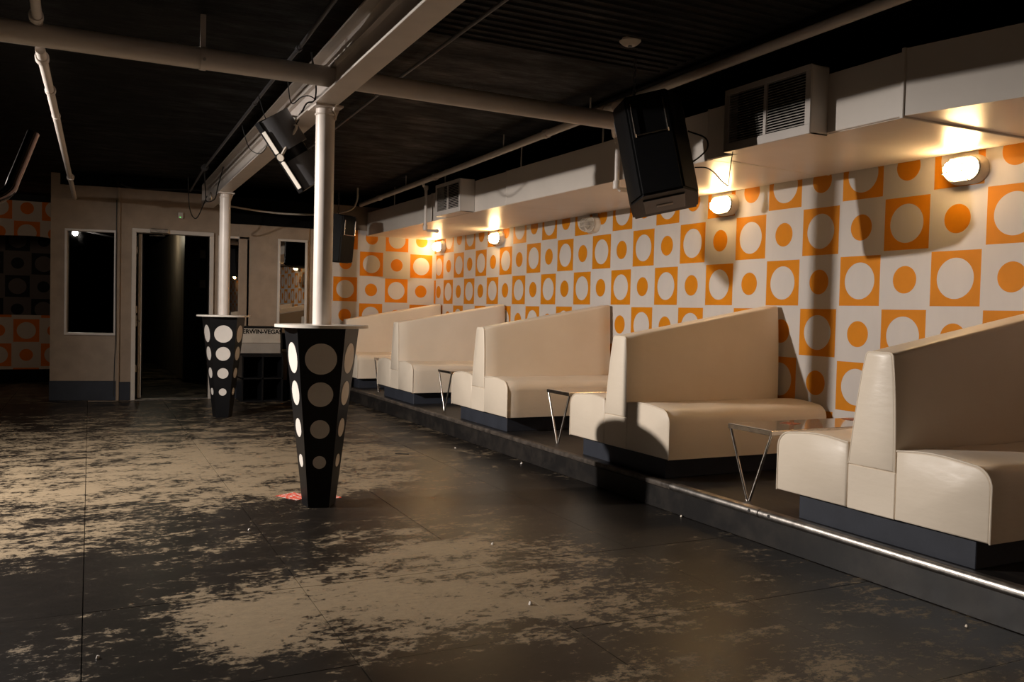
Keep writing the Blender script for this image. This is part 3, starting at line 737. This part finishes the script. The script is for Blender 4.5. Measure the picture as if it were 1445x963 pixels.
cable([(1.22, 10.6, 2.66), (1.25, 10.7, 2.35), (1.32, 10.9, 2.24), (1.36, 10.8, 2.25), (1.40, 10.4, 2.44)], .006, 'black cable hanging in front of the wall above the doorway')
cable([(0.60, CY - .023, 2.70), (0.75, CY - .023, 2.66), (1.1, CY - .023, 2.68), (1.5, CY - .023, 2.70), (1.75, CY - .023, 2.66)], .011, 'black cable run along the top of the wall above the door')
cable([(1.585, 11.6, 2.79), (1.59, 11.6, 2.62), (1.66, 11.6, 2.51), (2.0, 11.6, 2.46), (2.5, 11.5, 2.42), (3.0, 11.4, 2.44), (3.28, 11.25, 2.5), (3.36, 11.2, 2.62), (3.37, 11.2, 2.79)], .012, 'dull sagging cable high on the back wall between the columns', 'lampbody')
cable([(0.556, CY - .045, 2.5), (0.553, CY - .045, 1.6), (0.556, CY - .05, .8), (0.548, CY - .045, .5), (0.54, CY - .06, .06)], .006, 'black cable down the corner between the window and the doorway')
cable([(1.46, 5.25, 2.46), (1.44, 5.28, 2.44), (1.445, 5.33, 2.42), (1.462, 5.35, 2.40), (1.46, 5.345, 2.37)], .006, 'short white wire at the top of the near column', 'white')
# small hanging bulb socket near the far column
o = MB().tube([(0, 0, 0), (0, 0, -.03), (0, 0, -.06), (0, 0, -.09)], [.008, .014, .016, .006], 10).build('pendant_socket', M['chrome']); o.location = (1.385, 10.0, 2.44)
tag(o, 'small chrome socket hanging off the beam at the far column', 'socket')

# smoke detector
th = thing('smoke_detector', (2.87, 4.27, CEIL), 'round white smoke detector on the black ceiling above the hanging speaker', 'detector')
MB().tube([(0, 0, 0), (0, 0, -.014), (0, 0, -.03), (0, 0, -.038)], [.062, .062, .045, .03], 28).build('detector_body', M['lampbody'], th)
MB().cyl((0, 0, -.038), (0, 0, -.042), .012, n=14).build('sensor_cap', M['grey'], th)
# exposed wall bracket seen beneath ceiling
# ---------------------------------------------------------------- cabinet and rack by the back wall
th = thing('equipment_rack', (2.26, 11.72, 0), 'black open shelf rack against the back wall, between the cone tables', 'shelf')
W2 = .26
for x in (-W2, -.01, W2 - .02):
    MB().box(x, x + .02, -.2, .2, .02, .575, .002).build('upright', M['cone'], th)
for z_ in (.0, .29, .575):
    MB().box(-W2, W2, -.2, .2, z_, z_ + .02, .002).build('shelf', M['cone'], th)
MB().box(-W2, W2, .19, .2, .02, .575).build('back_board', M['blackmatt'], th, smooth=False)
th = thing('speaker_cabinet', (2.22, 11.70, .597), 'grey-fronted loudspeaker cabinet with black lettering on top of the black rack', 'speaker')
MB().prism([(-.17, 0), (.18, 0), (.18, .37), (-.11, .37)], 0, -.29, .29).build('cabinet', M['cone'], th, smooth=False)
tilt = math.atan2(.06, .37)
mt = Matrix.Translation((0, -.173, .0)) @ Matrix.Rotation(-tilt, 4, 'X')
MB().box(-.262, .262, -.012, 0, .025, .155, .003).xf(mt).build('lower_grille', M['greybox2'], th)
MB().box(-.262, .262, -.014, 0, .158, .345, .003).xf(mt).build('upper_grille', M['greybox'], th)
cu = bpy.data.curves.new('lettering', 'FONT'); cu.body = 'CERWIN-VEGA!'; cu.size = .078; cu.extrude = .0015; cu.align_x = 'CENTER'; cu.offset = .002
tmp = bpy.data.objects.new('tmp', cu); C.objects.link(tmp); bpy.context.view_layer.update()
me = bpy.data.meshes.new_from_object(tmp.evaluated_get(bpy.context.evaluated_depsgraph_get())); bpy.data.objects.remove(tmp)
me.transform(mt @ Matrix.Translation((0, -.0165, .278)) @ Matrix.Rotation(PI / 2, 4, 'X') @ Matrix.Scale(.98, 4)); me.materials.clear(); me.materials.append(M['blackmatt'])
lt = bpy.data.objects.new('lettering', me); C.objects.link(lt); lt.parent = th
for x in (-.24, -.08, .08, .24):
    MB().cyl((x, -.012, .0), (x, -.018, .0), .006, n=8).xf(mt @ Matrix.Translation((0, 0, .335))).build('screw', M['cone'], th)
th = thing('floor_speaker', (2.83, 11.6, 0), 'tall black cabinet standing right of the rack, mostly behind the near cone table', 'speaker')
MB().box(-.2, .2, -.2, .2, 0, .86, .012).build('cabinet', M['spk'], th)
MB().box(-.18, .18, -.212, -.2, .04, .82, .004).build('grille', M['cone'], th)

# ---------------------------------------------------------------- small things on the floor
for (x, y, rz, lab) in ((1.33, 5.68, .5, 'orange-red printed flyer sticking out left of the near cone table'), (1.555, 5.575, .2, 'scrap of orange-red flyer right of the near cone table foot')):
    s_ = 1 if x < 1.4 else .45
    o = MB().box(-.075 * s_, .075 * s_, -.10 * s_, .10 * s_, 0, .0012).build('flyer', M['flyer'], smooth=False); o.location = (x, y, .0008); o.rotation_euler.z = rz
    tag(o, lab, 'paper')
def scrap(x, y, s_, lab, mat='disc', z=0.001):
    mb = MB(); pts = [(s_ * random.uniform(.6, 1) * math.cos(k / 6 * 2 * PI), s_ * random.uniform(.6, 1) * math.sin(k / 6 * 2 * PI)) for k in range(6)]
    mb.loft([[(a_, b_, 0) for a_, b_ in pts], [(a_ * .8 + .002, b_ * .9, s_ * .8) for a_, b_ in pts], [(a_ * .3, b_ * .4, s_ * 1.1) for a_, b_ in pts]])
    o = mb.build('litter', M[mat], smooth=False); o.location = (x, y, z); tag(o, lab, 'litter', 'scraps on the floor')
scrap(2.009, 4.142, .010, 'tiny pale scrap on the floor, the farther of the two in mid floor')
scrap(1.743, 3.219, .012, 'tiny pale scrap on the floor, the nearer of the two in mid floor')
scrap(3.242, 2.30, .009, 'tiny tan crumb on the floor below the nearest metal nosing', 'vinyl')
scrap(0.105, 3.30, .009, 'tiny pale scrap at the lower left of the floor')
scrap(3.36, 4.30, .010, 'pale crumb at the foot of the step where the metal nosing begins', 'vinyl')
scrap(3.30, 6.3, .012, 'pale crumb by the step opposite the third booth')
scrap(3.10, 7.2, .010, 'pale crumb on the floor opposite the third booth, nearer the cone table')
scrap(0.9, 4.9, .008, 'small scrap beside the joint left of the near cone table')
o = MB().box(-.06, .06, -.008, .008, 0, .006, .001).build('dark_stick', M['cable']); o.location = (2.55, 7.05, .001); o.rotation_euler.z = -.6
tag(o, 'thin dark stick lying on the floor between the cone tables and booths', 'stick')

# chromed upturned leg at the left edge
th = thing('bent_chrome_leg', (-.45, 1.95, .0), 'dark chromed bent tube rising at the left edge of the photo', 'tube')
pts = curve([(0, 0, 0), (.0, 0, .6), (.02, .02, 1.2), (.17, .10, 1.38), (.30, .19, 1.425), (.338, .215, 1.45), (.352, .225, 1.485), (.385, .245, 1.585)], 6)
MB().tube([q for q in pts], .0125, 20).build('tube', plain('dark chrome', (0.25, 0.2, 0.19), 0.12, metal=1.0), th)
MB().cyl((0, 0, 0), (0, 0, .02), .15, n=32).build('base', M['cone'], th)
